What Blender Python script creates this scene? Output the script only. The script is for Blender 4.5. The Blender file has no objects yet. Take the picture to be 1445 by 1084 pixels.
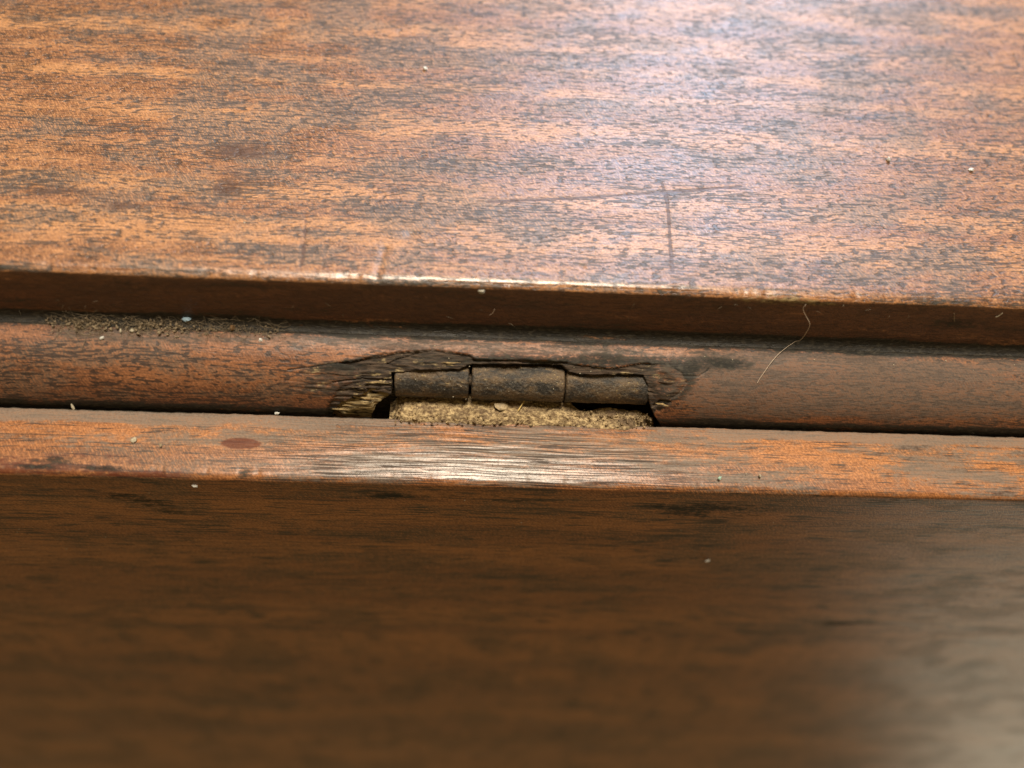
import bpy, math, random
import numpy as np
from mathutils import Matrix, Vector

# ------------------------------------------------------------------ camera, light, exposure
sc = bpy.context.scene
MM = 0.001
F, RO = 9.627, 8.131                       # height of the fillet, radius of the rule-joint moulding (mm)
IMW, IMH = 1445.0, 1084.0
HFOV = math.radians(56.0)
FPX = IMW / 2 / math.tan(HFOV / 2)
CAM = np.array([0.0, -73.657, 92.199])
YAW, PITCH, ROLL = 0.10384, math.radians(57.0), 0.11904
_f = np.array([math.sin(YAW) * math.cos(PITCH), math.cos(YAW) * math.cos(PITCH), -math.sin(PITCH)])
_r = np.array([math.cos(YAW), -math.sin(YAW), 0.0])
_u = np.cross(_r, _f)
_r, _u = _r * math.cos(ROLL) + _u * math.sin(ROLL), -_r * math.sin(ROLL) + _u * math.cos(ROLL)

cam_data = bpy.data.cameras.new("camera")
cam = bpy.data.objects.new("camera", cam_data)
sc.collection.objects.link(cam)
cam.matrix_world = Matrix(((_r[0], _u[0], -_f[0], CAM[0] * MM), (_r[1], _u[1], -_f[1], CAM[1] * MM),
                           (_r[2], _u[2], -_f[2], CAM[2] * MM), (0, 0, 0, 1)))
cam_data.sensor_width = 36.0
cam_data.angle = HFOV
cam_data.clip_start = 0.005
cam_data.clip_end = 20.0
cam_data.dof.use_dof = True
cam_data.dof.focus_distance = 0.128
cam_data.dof.aperture_fstop = 10.5
sc.camera = cam

world = bpy.data.worlds.new("World")
sc.world = world
world.use_nodes = True
world.node_tree.nodes["Background"].inputs[0].default_value = (1.0, 0.71, 0.32, 1)
world.node_tree.nodes["Background"].inputs[1].default_value = 0.21


def area(name, loc, target, size, energy, col, size_y=None):
    l = bpy.data.lights.new(name, 'AREA')
    l.energy = energy
    l.color = col
    l.size = size
    if size_y:
        l.shape = 'RECTANGLE'
        l.size_y = size_y
    o = bpy.data.objects.new(name, l)
    sc.collection.objects.link(o)
    o.location = loc
    d = Vector(target) - Vector(loc)
    o.rotation_euler = d.to_track_quat('-Z', 'Y').to_euler()
    return o


area("window_light", (0.25, 0.78, 0.64), (0.02, 0.02, 0.0), 0.32, 9.5, (0.52, 0.73, 1.0), 0.38)
area("ceiling_lamp", (0.03, 0.09, 1.18), (0.0, 0.0, 0.0), 0.38, 22.0, (1.0, 0.88, 0.70))
area("floor_bounce", (0.74, -0.13, -0.92), (0.14, -0.02, -0.16), 0.46, 1.6, (1.0, 0.91, 0.68))

sc.view_settings.view_transform = 'Standard'
sc.view_settings.look = 'None'
sc.view_settings.exposure = 0.0
sc.view_settings.gamma = 1.0
sc.view_settings.use_curve_mapping = False
sc.cycles.use_denoising = True
sc.cycles.max_bounces = 4

random.seed(4)
rng = np.random.default_rng(11)

# ------------------------------------------------------------------ places on the real surfaces


def ray(px, py):
    return _f + _r * (px - IMW / 2) / FPX + _u * (IMH / 2 - py) / FPX


def on_top(px, py):                         # (x, y) on the table top
    d = ray(px, py); t = -CAM[2] / d[2]; p = CAM + t * d
    return p[0], p[1]


def on_fillet(px, py):                      # (x, z) on the upright step
    d = ray(px, py); t = -CAM[1] / d[1]; p = CAM + t * d
    return p[0], p[2]


def on_edge(px, py):                        # (x, y) on the leaf's upward edge
    d = ray(px, py); t = (-F - RO - CAM[2]) / d[2]; p = CAM + t * d
    return p[0], p[1]


def on_face(px, py):                        # (x, z) on the leaf's hanging face
    d = ray(px, py); t = (-RO - F - CAM[1]) / d[1]; p = CAM + t * d
    return p[0], p[2]


def on_round(px, py, r=RO):                 # (x, arc length) on the rounded moulding
    d = ray(px, py)
    oy, oz = CAM[1], CAM[2] + F + RO
    a = d[1] ** 2 + d[2] ** 2; b = 2 * (oy * d[1] + oz * d[2]); c = oy ** 2 + oz ** 2 - r * r
    disc = max(b * b - 4 * a * c, 0.0)
    t = (-b - math.sqrt(disc)) / (2 * a)
    p = CAM + t * d
    ang = math.atan2(-p[1], p[2] + F + RO)
    return p[0], ang * RO


def round_point(x, s, out=0.0):             # 3D point on the moulding (mm)
    a = s / RO
    return np.array([x, -(RO + out) * math.sin(a), -F - RO + (RO + out) * math.cos(a)])


# ------------------------------------------------------------------ numpy noise and shapes


def _hash(ix, iy, seed):
    h = (ix.astype(np.int64) * 374761393 + iy.astype(np.int64) * 668265263 + seed * 1442695041) & 0xFFFFFFFF
    h = ((h ^ (h >> 13)) * 1274126177) & 0xFFFFFFFF
    return ((h ^ (h >> 16)) & 0xFFFFFF) / float(0xFFFFFF)


def vnoise(x, y, seed=0):
    ix = np.floor(x); iy = np.floor(y); fx = x - ix; fy = y - iy
    fx = fx * fx * (3 - 2 * fx); fy = fy * fy * (3 - 2 * fy)
    a = _hash(ix, iy, seed); b = _hash(ix + 1, iy, seed); c = _hash(ix, iy + 1, seed); d = _hash(ix + 1, iy + 1, seed)
    return (a * (1 - fx) + b * fx) * (1 - fy) + (c * (1 - fx) + d * fx) * fy


def fbm(x, y, seed=0, octv=4, gain=0.5):
    v = np.zeros_like(x); amp = 1.0; tot = 0.0
    for o in range(octv):
        v += amp * vnoise(x * 2 ** o, y * 2 ** o, seed + o * 17); tot += amp; amp *= gain
    return v / tot


def sstep(a, b, v):
    t = np.clip((v - a) / (b - a), 0, 1)
    return t * t * (3 - 2 * t)


def poly_sdf(X, Y, pts):                    # negative inside
    d = np.full(X.shape, 1e9); inside = np.zeros(X.shape, bool); n = len(pts)
    for i in range(n):
        ax, ay = pts[i]; bx, by = pts[(i + 1) % n]
        ex, ey = bx - ax, by - ay
        t = np.clip(((X - ax) * ex + (Y - ay) * ey) / (ex * ex + ey * ey + 1e-12), 0, 1)
        d = np.minimum(d, np.hypot(X - ax - t * ex, Y - ay - t * ey))
        cond = (ay > Y) != (by > Y)
        with np.errstate(divide='ignore', invalid='ignore'):
            xi = ax + (Y - ay) * ex / (ey if ey else 1e-12)
        inside ^= cond & (X < xi)
    return np.where(inside, -d, d)


def line_dist(X, Y, pts):
    d = np.full(X.shape, 1e9)
    for (ax, ay), (bx, by) in zip(pts[:-1], pts[1:]):
        ex, ey = bx - ax, by - ay
        t = np.clip(((X - ax) * ex + (Y - ay) * ey) / (ex * ex + ey * ey + 1e-12), 0, 1)
        d = np.minimum(d, np.hypot(X - ax - t * ex, Y - ay - t * ey))
    return d


def spread(segments):
    out = []
    for a, b, step in segments:
        n = max(1, int(round((b - a) / step)))
        out.append(np.linspace(a, b, n, endpoint=False))
    out.append(np.array([segments[-1][1]]))
    return np.concatenate(out)


# ------------------------------------------------------------------ linking
COL = sc.collection


def add_object(name, me, mat, parent=None):
    o = bpy.data.objects.new(name, me)
    COL.objects.link(o)
    if mat:
        me.materials.append(mat)
    o.parent = parent
    return o


def tag(o, label=None, cat=None, group=None, kind=None):
    if label: o["label"] = label
    if cat: o["category"] = cat
    if group: o["group"] = group
    if kind: o["kind"] = kind
    return o


def grid_mesh(name, V, close_v=True, mask=None, caps=True):
    """V: (rows around the section, columns along x, 3) in mm."""
    nv, nu = V.shape[0], V.shape[1]
    co = (V.reshape(-1, 3) * MM).astype(np.float32)
    idx = np.arange(nv * nu).reshape(nv, nu)
    if close_v:
        i0 = idx; i1 = np.roll(idx, -1, axis=0)
    else:
        i0 = idx[:-1]; i1 = idx[1:]
    q = np.stack([i0[:, :-1], i1[:, :-1], i1[:, 1:], i0[:, 1:]], axis=-1).reshape(-1, 4)
    me = bpy.data.meshes.new(name)
    loops = q.ravel()
    starts = np.arange(len(q)) * 4
    tot = np.full(len(q), 4)
    if caps and close_v:
        c0 = idx[:, 0]; c1 = idx[::-1, -1]
        starts = np.concatenate([starts, [len(loops), len(loops) + nv]])
        tot = np.concatenate([tot, [nv, nv]])
        loops = np.concatenate([loops, c0[::-1], c1[::-1]])
    me.vertices.add(len(co)); me.vertices.foreach_set("co", co.ravel())
    me.loops.add(len(loops)); me.loops.foreach_set("vertex_index", loops.astype(np.int32))
    me.polygons.add(len(starts))
    me.polygons.foreach_set("loop_start", starts.astype(np.int32))
    me.polygons.foreach_set("loop_total", tot.astype(np.int32))
    me.polygons.foreach_set("use_smooth", np.ones(len(starts), bool))
    me.update(calc_edges=True)
    if mask is not None:
        at = me.color_attributes.new("mask", 'FLOAT_COLOR', 'POINT')
        at.data.foreach_set("color", mask.reshape(-1, 4).astype(np.float32).ravel())
    return me


def section_normals(P):
    t = np.roll(P, -1, axis=0) - np.roll(P, 1, axis=0)
    n = np.stack([-t[:, 1], t[:, 0]], axis=1)
    n /= (np.linalg.norm(n, axis=1, keepdims=True) + 1e-9)
    return n


# ------------------------------------------------------------------ materials


class NT:
    def __init__(self, name):
        self.m = bpy.data.materials.new(name)
        self.m.use_nodes = True
        self.t = self.m.node_tree
        self.n = self.t.nodes
        self.b = self.n["Principled BSDF"]

    def node(self, typ, **kw):
        n = self.n.new(typ)
        for k, v in kw.items():
            setattr(n, k, v)
        return n

    def link(self, a, b):
        self.t.links.new(a, b)

    def put(self, sock, v):
        if hasattr(v, "is_linked") or hasattr(v, "links"):
            self.link(v, sock)
        else:
            if sock.type == 'RGBA' and len(v) == 3:
                v = (*v, 1)
            sock.default_value = v

    def math(self, op, a, b=0.0, c=0.0, clamp=False):
        n = self.node('ShaderNodeMath', operation=op, use_clamp=clamp)
        self.put(n.inputs[0], a); self.put(n.inputs[1], b); self.put(n.inputs[2], c)
        return n.outputs[0]

    def mix(self, fac, a, b, blend='MIX'):
        n = self.node('ShaderNodeMix', data_type='RGBA', blend_type=blend)
        self.put(n.inputs['Factor'], fac)
        self.put(n.inputs['A'] if False else n.inputs[6], a)
        self.put(n.inputs[7], b)
        return n.outputs[2]

    def ramp(self, fac, a, b, va=0.0, vb=1.0, smooth=True):
        n = self.node('ShaderNodeMapRange')
        if smooth:
            n.interpolation_type = 'SMOOTHSTEP'
        self.put(n.inputs[0], fac)
        n.inputs[1].default_value = a; n.inputs[2].default_value = b
        n.inputs[3].default_value = va; n.inputs[4].default_value = vb
        return n.outputs[0]

    def coords(self):
        tc = self.node('ShaderNodeTexCoord')
        mp = self.node('ShaderNodeMapping')
        mp.inputs['Scale'].default_value = (1000, 1000, 1000)
        self.link(tc.outputs['Object'], mp.inputs['Vector'])
        return mp.outputs[0]

    def scaled(self, vec, size, rot=(0, 0, 0), off=(0, 0, 0)):
        mp = self.node('ShaderNodeMapping')
        mp.inputs['Rotation'].default_value = rot
        mp.vector_type = 'POINT'
        mp.inputs['Location'].default_value = off
        mp.inputs['Scale'].default_value = tuple(1.0 / s for s in size)
        if any(rot):
            m2 = self.node('ShaderNodeMapping')
            m2.inputs['Rotation'].default_value = rot
            self.link(vec, m2.inputs['Vector'])
            mp.inputs['Rotation'].default_value = (0, 0, 0)
            vec = m2.outputs[0]
        self.link(vec, mp.inputs['Vector'])
        return mp.outputs[0]

    def noise(self, vec, detail=2.0, rough=0.5, dist=0.0):
        n = self.node('ShaderNodeTexNoise')
        n.inputs['Scale'].default_value = 1.0
        n.inputs['Detail'].default_value = detail
        n.inputs['Roughness'].default_value = rough
        n.inputs['Distortion'].default_value = dist
        self.link(vec, n.inputs['Vector'])
        return n.outputs['Fac']

    def comb(self, v):
        n = self.node('ShaderNodeCombineColor')
        for i in range(3):
            self.put(n.inputs[i], v)
        return n.outputs[0]

    def vmath(self, op, a, b):
        n = self.node('ShaderNodeVectorMath', operation=op)
        self.put(n.inputs[0], a); self.put(n.inputs[1], b)
        return n.outputs[0]


def mahogany(name, light=(0.455, 0.208, 0.080), mid=(0.250, 0.102, 0.043), dark=(0.105, 0.048, 0.027),
             pore=(0.034, 0.027, 0.024), pore_lo=0.56, pore_size=(1.35, 0.38), dirt=0.72, rough=0.38,
             bump=0.5, checks=0.0, coat=0.3, coat_rough=0.27, polish_gain=0.75, spec=0.5, coat_break=0.7, pore_mix=0.80, rough_var=0.22, dust_cover=(0.62, 0.92), dust_col=(0.185, 0.142, 0.108), pore_relief=0.9, raw_detail=False, seed=0.0, red_col=(0.115, 0.034, 0.013)):
    k = NT(name)
    ga = k.node('ShaderNodeAttribute', attribute_name="grain").outputs['Vector']
    fa = k.node('ShaderNodeAttribute', attribute_name="flat").outputs['Vector']
    ta = k.node('ShaderNodeAttribute', attribute_name="tone")
    tsep = k.node('ShaderNodeSeparateColor'); k.link(ta.outputs['Color'], tsep.inputs[0])
    gs = k.node('ShaderNodeSeparateXYZ'); k.link(ga, gs.inputs[0])
    pol = gs.outputs[2]
    ribbon, mott, dn = tsep.outputs[0], tsep.outputs[1], tsep.outputs[2]
    jagn = ta.outputs['Alpha']

    def n2(vec, size, detail, rgh=0.5, rot=0.0, off=(0, 0)):
        mp = k.node('ShaderNodeMapping')
        mp.inputs['Location'].default_value = (off[0] + seed, off[1] + seed * 1.7, 0)
        if rot:
            m2 = k.node('ShaderNodeMapping'); m2.inputs['Rotation'].default_value = (0, 0, rot)
            k.link(vec, m2.inputs['Vector']); vec = m2.outputs[0]
        mp.inputs['Scale'].default_value = (1 / size[0], 1 / size[1], 1)
        k.link(vec, mp.inputs['Vector'])
        n = k.node('ShaderNodeTexNoise', noise_dimensions='2D')
        n.inputs['Scale'].default_value = 1.0; n.inputs['Detail'].default_value = detail; n.inputs['Roughness'].default_value = rgh
        k.link(mp.outputs[0], n.inputs['Vector'])
        return n.outputs['Fac']
    streak = n2(ga, (20, 0.45), 4, 0.62)
    fibre = n2(ga, (2.2, 0.16), 2, 0.6)
    por = n2(ga, pore_size, 1.5, 0.5, off=(3, 3))
    por2 = n2(ga, (pore_size[0] * 4.5, pore_size[1] * 0.75), 1.5, 0.5, off=(31, 7))
    hatch = n2(fa, (0.95, 0.16), 2, 0.6, rot=math.radians(-56))
    dfine = n2(fa, (1.0, 0.5), 3, 0.65, off=(1, 8))
    # base colour: ribbons of interlocked grain, then mottle, streaks and fibres
    f = k.math('ADD', k.math('MULTIPLY', ribbon, 0.75), k.math('MULTIPLY', mott, 0.25))
    c = k.mix(k.ramp(f, 0.36, 0.66), mid, light)
    c = k.mix(k.math('MULTIPLY', k.ramp(mott, 0.50, 0.18), 0.55), c, dark)
    c = k.mix(k.math('MULTIPLY', k.ramp(streak, 0.54, 0.34), 0.32), c, dark)
    c = k.mix(k.math('MULTIPLY', k.ramp(fibre, 0.58, 0.36), 0.40), c, dark)
    # patchy old dirt in the polish
    dm = k.math('MULTIPLY', k.ramp(k.math('ADD', dn, k.math('MULTIPLY', k.math('ADD', k.math('SUBTRACT', dfine, 0.5), k.math('SUBTRACT', jagn, 0.5)), 0.6)), 0.44, 0.74), dirt)
    c = k.mix(dm, c, (0.120, 0.083, 0.058))
    c = k.mix(k.math('MULTIPLY', k.ramp(hatch, 0.48, 0.62), 0.50), c, tuple(min(1, v * 1.25) for v in light))
    grit = n2(fa, (0.34, 0.24), 2, 0.7, off=(17, 2))
    gv = k.ramp(grit, 0.30, 0.70, 0.68, 1.32, smooth=False)
    c = k.mix(1.0, c, k.comb(gv), 'MULTIPLY')
    # vessels cut along the grain, denser in some ribbons
    dens = k.math('MULTIPLY', k.math('SUBTRACT', jagn, 0.5), 0.26)
    pm = k.ramp(k.math('ADD', por, dens), pore_lo, pore_lo + 0.06)
    pm2 = k.ramp(k.math('ADD', por2, dens), pore_lo + 0.04, pore_lo + 0.10)
    pm = k.math('MAXIMUM', pm, pm2)
    c = k.mix(k.math('MULTIPLY', pm, pore_mix), c, pore)
    # built masks: black wax with painted shade, raw wood, grey dust, red-brown stain with step shade
    at = k.node('ShaderNodeAttribute', attribute_name="mask")
    sep = k.node('ShaderNodeSeparateColor')
    k.link(at.outputs['Color'], sep.inputs[0])
    jag = k.math('MULTIPLY', k.math('ADD', k.math('SUBTRACT', dfine, 0.5), k.math('SUBTRACT', jagn, 0.5)), 0.9)

    def edge(s):
        v = k.math('ADD', s, k.math('MULTIPLY', jag, k.ramp(s, 0.0, 0.25)))
        return k.ramp(v, 0.25, 0.75)
    g = edge(sep.outputs[0]); raw = edge(sep.outputs[1]); dust = edge(sep.outputs[2]); red = edge(at.outputs['Alpha'])
    c = k.mix(k.math('MULTIPLY', red, 0.82), c, red_col)
    if raw_detail:
        rawn = n2(fa, (2.2, 0.26), 4, 0.7, off=(3, 3))
        rawm = n2(fa, (2.6, 1.3), 4, 0.7, off=(13, 5))
        rc = k.mix(k.ramp(rawn, 0.38, 0.60), (0.022, 0.017, 0.013), (0.088, 0.060, 0.041))
        pale = k.math('MULTIPLY', k.ramp(k.math('ADD', rawm, k.math('MULTIPLY', red, 0.40)), 0.58, 0.76), k.ramp(rawn, 0.36, 0.58))
        rc = k.mix(pale, rc, (0.52, 0.40, 0.21))
    else:
        rc = k.mix(k.ramp(dfine, 0.40, 0.62), (0.05, 0.038, 0.02), (0.30, 0.21, 0.095))
    c = k.mix(raw, c, rc)
    c = k.mix(k.math('MULTIPLY', dust, k.ramp(grit, 0.3, 0.7, *dust_cover)), c, dust_col)
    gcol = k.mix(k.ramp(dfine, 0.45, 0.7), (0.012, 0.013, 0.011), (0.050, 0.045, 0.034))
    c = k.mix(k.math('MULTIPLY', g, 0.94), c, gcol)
    if checks:
        ch = n2(ga, (9, 0.17), 1.5, 0.5, off=(2, 9))
        chm = k.math('MULTIPLY', k.ramp(ch, 0.52, 0.57), k.math('MULTIPLY', k.ramp(pol, 0.05, 0.5), checks))
        c = k.mix(k.math('MULTIPLY', chm, 0.85), c, (0.040, 0.028, 0.023))
    k.link(c, k.b.inputs['Base Color'])
    # gloss
    r = k.math('ADD', rough, k.math('MULTIPLY', dm, 0.14))
    r = k.math('ADD', r, k.math('MULTIPLY', k.math('SUBTRACT', mott, 0.5), rough_var))
    r = k.math('ADD', r, k.math('MULTIPLY', k.math('MAXIMUM', k.math('MAXIMUM', raw, k.math('MULTIPLY', dust, 0.5)), k.math('MULTIPLY', g, 0.6)), 0.36), clamp=True)
    r = k.math('SUBTRACT', r, k.math('MULTIPLY', pol, 0.16))
    k.link(r, k.b.inputs['Roughness'])
    cw = k.math('MULTIPLY', k.math('SUBTRACT', 1.0, k.math('MAXIMUM', raw, k.math('MAXIMUM', g, k.math('MULTIPLY', dust, 0.6))), clamp=True), coat)
    cw = k.math('ADD', cw, k.math('MULTIPLY', pol, polish_gain), clamp=True)
    gaps = k.math('MAXIMUM', k.math('MULTIPLY', pm, coat_break), k.math('MULTIPLY', red, 0.75))
    if checks:
        gaps = k.math('MAXIMUM', gaps, chm)
    cw = k.math('MULTIPLY', cw, k.math('SUBTRACT', 1.0, gaps))
    cw = k.math('MULTIPLY', cw, k.ramp(grit, 0.30, 0.62, 0.55, 1.1), clamp=True)
    k.link(cw, k.b.inputs['Coat Weight'])
    k.link(k.math('SUBTRACT', coat_rough, k.math('MULTIPLY', pol, 0.13)), k.b.inputs['Coat Roughness'])
    k.b.inputs['Specular IOR Level'].default_value = spec
    # relief
    h = k.math('SUBTRACT', k.math('MULTIPLY', hatch, 0.6), k.math('MULTIPLY', k.ramp(por, pore_lo, pore_lo + .1), pore_relief))
    h = k.math('ADD', h, k.math('MULTIPLY', fibre, 0.7))
    h = k.math('ADD', h, k.math('MULTIPLY', dfine, 0.6))
    if raw_detail:
        h = k.math('ADD', h, k.math('MULTIPLY', sep.outputs[1], k.math('ADD', k.math('MULTIPLY', rawn, 4.5), k.math('MULTIPLY', rawm, 2.0))))
    if checks:
        h = k.math('SUBTRACT', h, k.math('MULTIPLY', chm, 3.0))
    bp = k.node('ShaderNodeBump')
    bp.inputs['Strength'].default_value = bump
    bp.inputs['Distance'].default_value = 0.00012
    k.link(h, bp.inputs['Height'])
    k.link(bp.outputs[0], k.b.inputs['Normal'])
    return k.m


def norm(v, sd=0.17):
    return np.clip(0.5 + (v - v.mean()) / (v.std() + 1e-9) * sd, 0, 1)


def grain_attributes(me, X, S, seed, ribbon=(70, 4.0), mott=(6.5, 3.0), slope=0.0, wander=1.0, polish=None):
    """where each point lies in the plank: along the grain, across it, and the slow changes of figure."""
    wx = 3.0 * (fbm(X / 20, S / 8, seed, 3) - 0.5)
    ws = wander * (3.6 * (fbm(X / 26, S / 9, seed + 5, 3) - 0.5) + 0.7 * (fbm(X / 6, S / 3, seed + 9, 2) - 0.5)) + slope * X
    GX, GS = X + wx, S + ws
    rb = norm(fbm(GX / ribbon[0], GS / ribbon[1], seed + 11, 4, 0.55))
    mo = norm(fbm(GX / mott[0] + 0.35 * GS / mott[1], GS / mott[1], seed + 21, 5, 0.6))
    dn = norm(fbm(X / 9, S / 4.5, seed + 31, 6, 0.62))
    jg = norm(fbm(GX / 9, GS / 1.5, seed + 41, 5, 0.6), 0.15)
    z = np.zeros_like(X)
    for nm, arr in (("grain", np.stack([GX, GS, z if polish is None else polish], -1)), ("flat", np.stack([X, S, z], -1))):
        at = me.attributes.new(nm, 'FLOAT_VECTOR', 'POINT')
        at.data.foreach_set("vector", arr.reshape(-1, 3).astype(np.float32).ravel())
    at = me.attributes.new("tone", 'FLOAT_COLOR', 'POINT')
    at.data.foreach_set("color", np.stack([rb, mo, dn, jg], -1).reshape(-1, 4).astype(np.float32).ravel())


def run_length(P, start=0.0):
    d = np.hypot(np.diff(P[:, 0]), np.diff(P[:, 1]))
    return start + np.concatenate([[0], np.cumsum(d)])


def iron():
    k = NT("blackened_iron")
    P = k.coords()
    a = k.noise(k.scaled(P, (3.0, 1.4, 1.4)), 5, 0.68)
    b = k.noise(k.scaled(P, (0.35, 0.35, 0.35)), 3, 0.6)
    s = k.noise(k.scaled(P, (0.45, 0.28, 0.28), off=(4, 4, 4)), 2, 0.6)
    c = k.mix(k.ramp(a, 0.40, 0.62), (0.030, 0.027, 0.024), (0.130, 0.086, 0.048))
    c = k.mix(k.math('MULTIPLY', k.ramp(b, 0.5, 0.7), 0.55), c, (0.185, 0.160, 0.125))
    c = k.mix(k.math('MULTIPLY', k.ramp(s, 0.61, 0.70), k.ramp(a, 0.42, 0.6)), c, (0.34, 0.25, 0.12))
    k.link(c, k.b.inputs['Base Color'])
    k.b.inputs['Metallic'].default_value = 0.15
    k.link(k.ramp(b, 0.3, 0.7, 0.5, 0.75), k.b.inputs['Roughness'])
    bp = k.node('ShaderNodeBump'); bp.inputs['Strength'].default_value = 0.8; bp.inputs['Distance'].default_value = 0.0002
    k.link(k.math('ADD', b, k.math('MULTIPLY', a, 1.5)), bp.inputs['Height'])
    k.link(bp.outputs[0], k.b.inputs['Normal'])
    return k.m


def crumbly():
    k = NT("packed_wood_dust")
    P = k.coords()
    a = k.noise(k.scaled(P, (2.4, 1.2, 1.2)), 5, 0.7)
    b = k.noise(k.scaled(P, (0.55, 0.42, 0.42)), 5, 0.72)
    c = k.mix(k.ramp(b, 0.36, 0.66), (0.17, 0.110, 0.060), (0.70, 0.53, 0.29))
    c = k.mix(k.math('MULTIPLY', k.ramp(a, 0.46, 0.60), 0.80), c, (0.150, 0.100, 0.062))
    d_ = k.noise(k.scaled(P, (3.5, 2.0, 2.0), off=(8, 1, 3)), 4, 0.7)
    c = k.mix(k.math('MULTIPLY', k.ramp(d_, 0.54, 0.62), 0.5), c, (0.085, 0.060, 0.040))
    c = k.mix(k.ramp(b, 0.66, 0.74), c, (0.62, 0.52, 0.33))
    k.link(c, k.b.inputs['Base Color'])
    k.b.inputs['Roughness'].default_value = 0.85
    k.b.inputs['Specular IOR Level'].default_value = 0.25
    bp = k.node('ShaderNodeBump'); bp.inputs['Strength'].default_value = 1.0; bp.inputs['Distance'].default_value = 0.0003
    k.link(k.math('ADD', b, a), bp.inputs['Height'])
    k.link(bp.outputs[0], k.b.inputs['Normal'])
    return k.m


def plain(name, col, rough=0.6, var=0.35, sss=0.0, size=0.4):
    k = NT(name)
    P = k.coords()
    n = k.noise(k.scaled(P, (size, size, size)), 3, 0.6)
    c = k.mix(k.ramp(n, 0.35, 0.65), tuple(v * (1 - var) for v in col), col)
    k.link(c, k.b.inputs['Base Color'])
    k.b.inputs['Roughness'].default_value = rough
    return k.m


M_TOP = mahogany("mahogany_table_top", coat=0.42, coat_rough=0.35, pore=(0.040, 0.030, 0.025), pore_mix=0.78, red_col=(0.080, 0.033, 0.016))
M_ROUND = mahogany("mahogany_moulding", light=(0.30, 0.122, 0.050), mid=(0.175, 0.070, 0.032), dark=(0.085, 0.038, 0.023),
                   pore=(0.022, 0.017, 0.016), pore_lo=0.55, pore_size=(1.3, 0.38), dirt=0.68, rough=0.52, coat=0.14, raw_detail=True, seed=4.3,
                   bump=0.34, pore_relief=0.45, dust_cover=(0.45, 0.82), dust_col=(0.135, 0.100, 0.080))
M_LEAF = mahogany("mahogany_drop_leaf", light=(0.43, 0.178, 0.062), mid=(0.29, 0.112, 0.040), dark=(0.105, 0.044, 0.021),
                  pore_lo=0.60, pore_size=(5.0, 0.34), dirt=0.6, rough=0.44, checks=1.0, bump=0.3, seed=9.1, coat=0.36, spec=0.22, coat_break=0.2, coat_rough=0.42, red_col=(0.125, 0.030, 0.012), rough_var=0.06, dust_col=(0.215, 0.165, 0.130), pore_relief=0.5)
M_IRON = iron()
M_DUST = crumbly()

# ------------------------------------------------------------------ the table
table = bpy.data.objects.new("drop_leaf_table", None)
table.empty_display_size = 0.02
COL.objects.link(table)
tag(table, "old mahogany drop-leaf table with worn rule joint and broken edge over its hinge", "table")

XF = spread([(-520, -230, 24), (-230, -84, 5), (-84, 104, 0.2), (104, 250, 5), (250, 540, 24)])       # columns along the grain


def arc(cx, cy, r, a0, a1, n):
    a = np.radians(np.linspace(a0, a1, n))
    return [(cx + r * math.cos(t), cy + r * math.sin(t)) for t in a]


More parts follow.
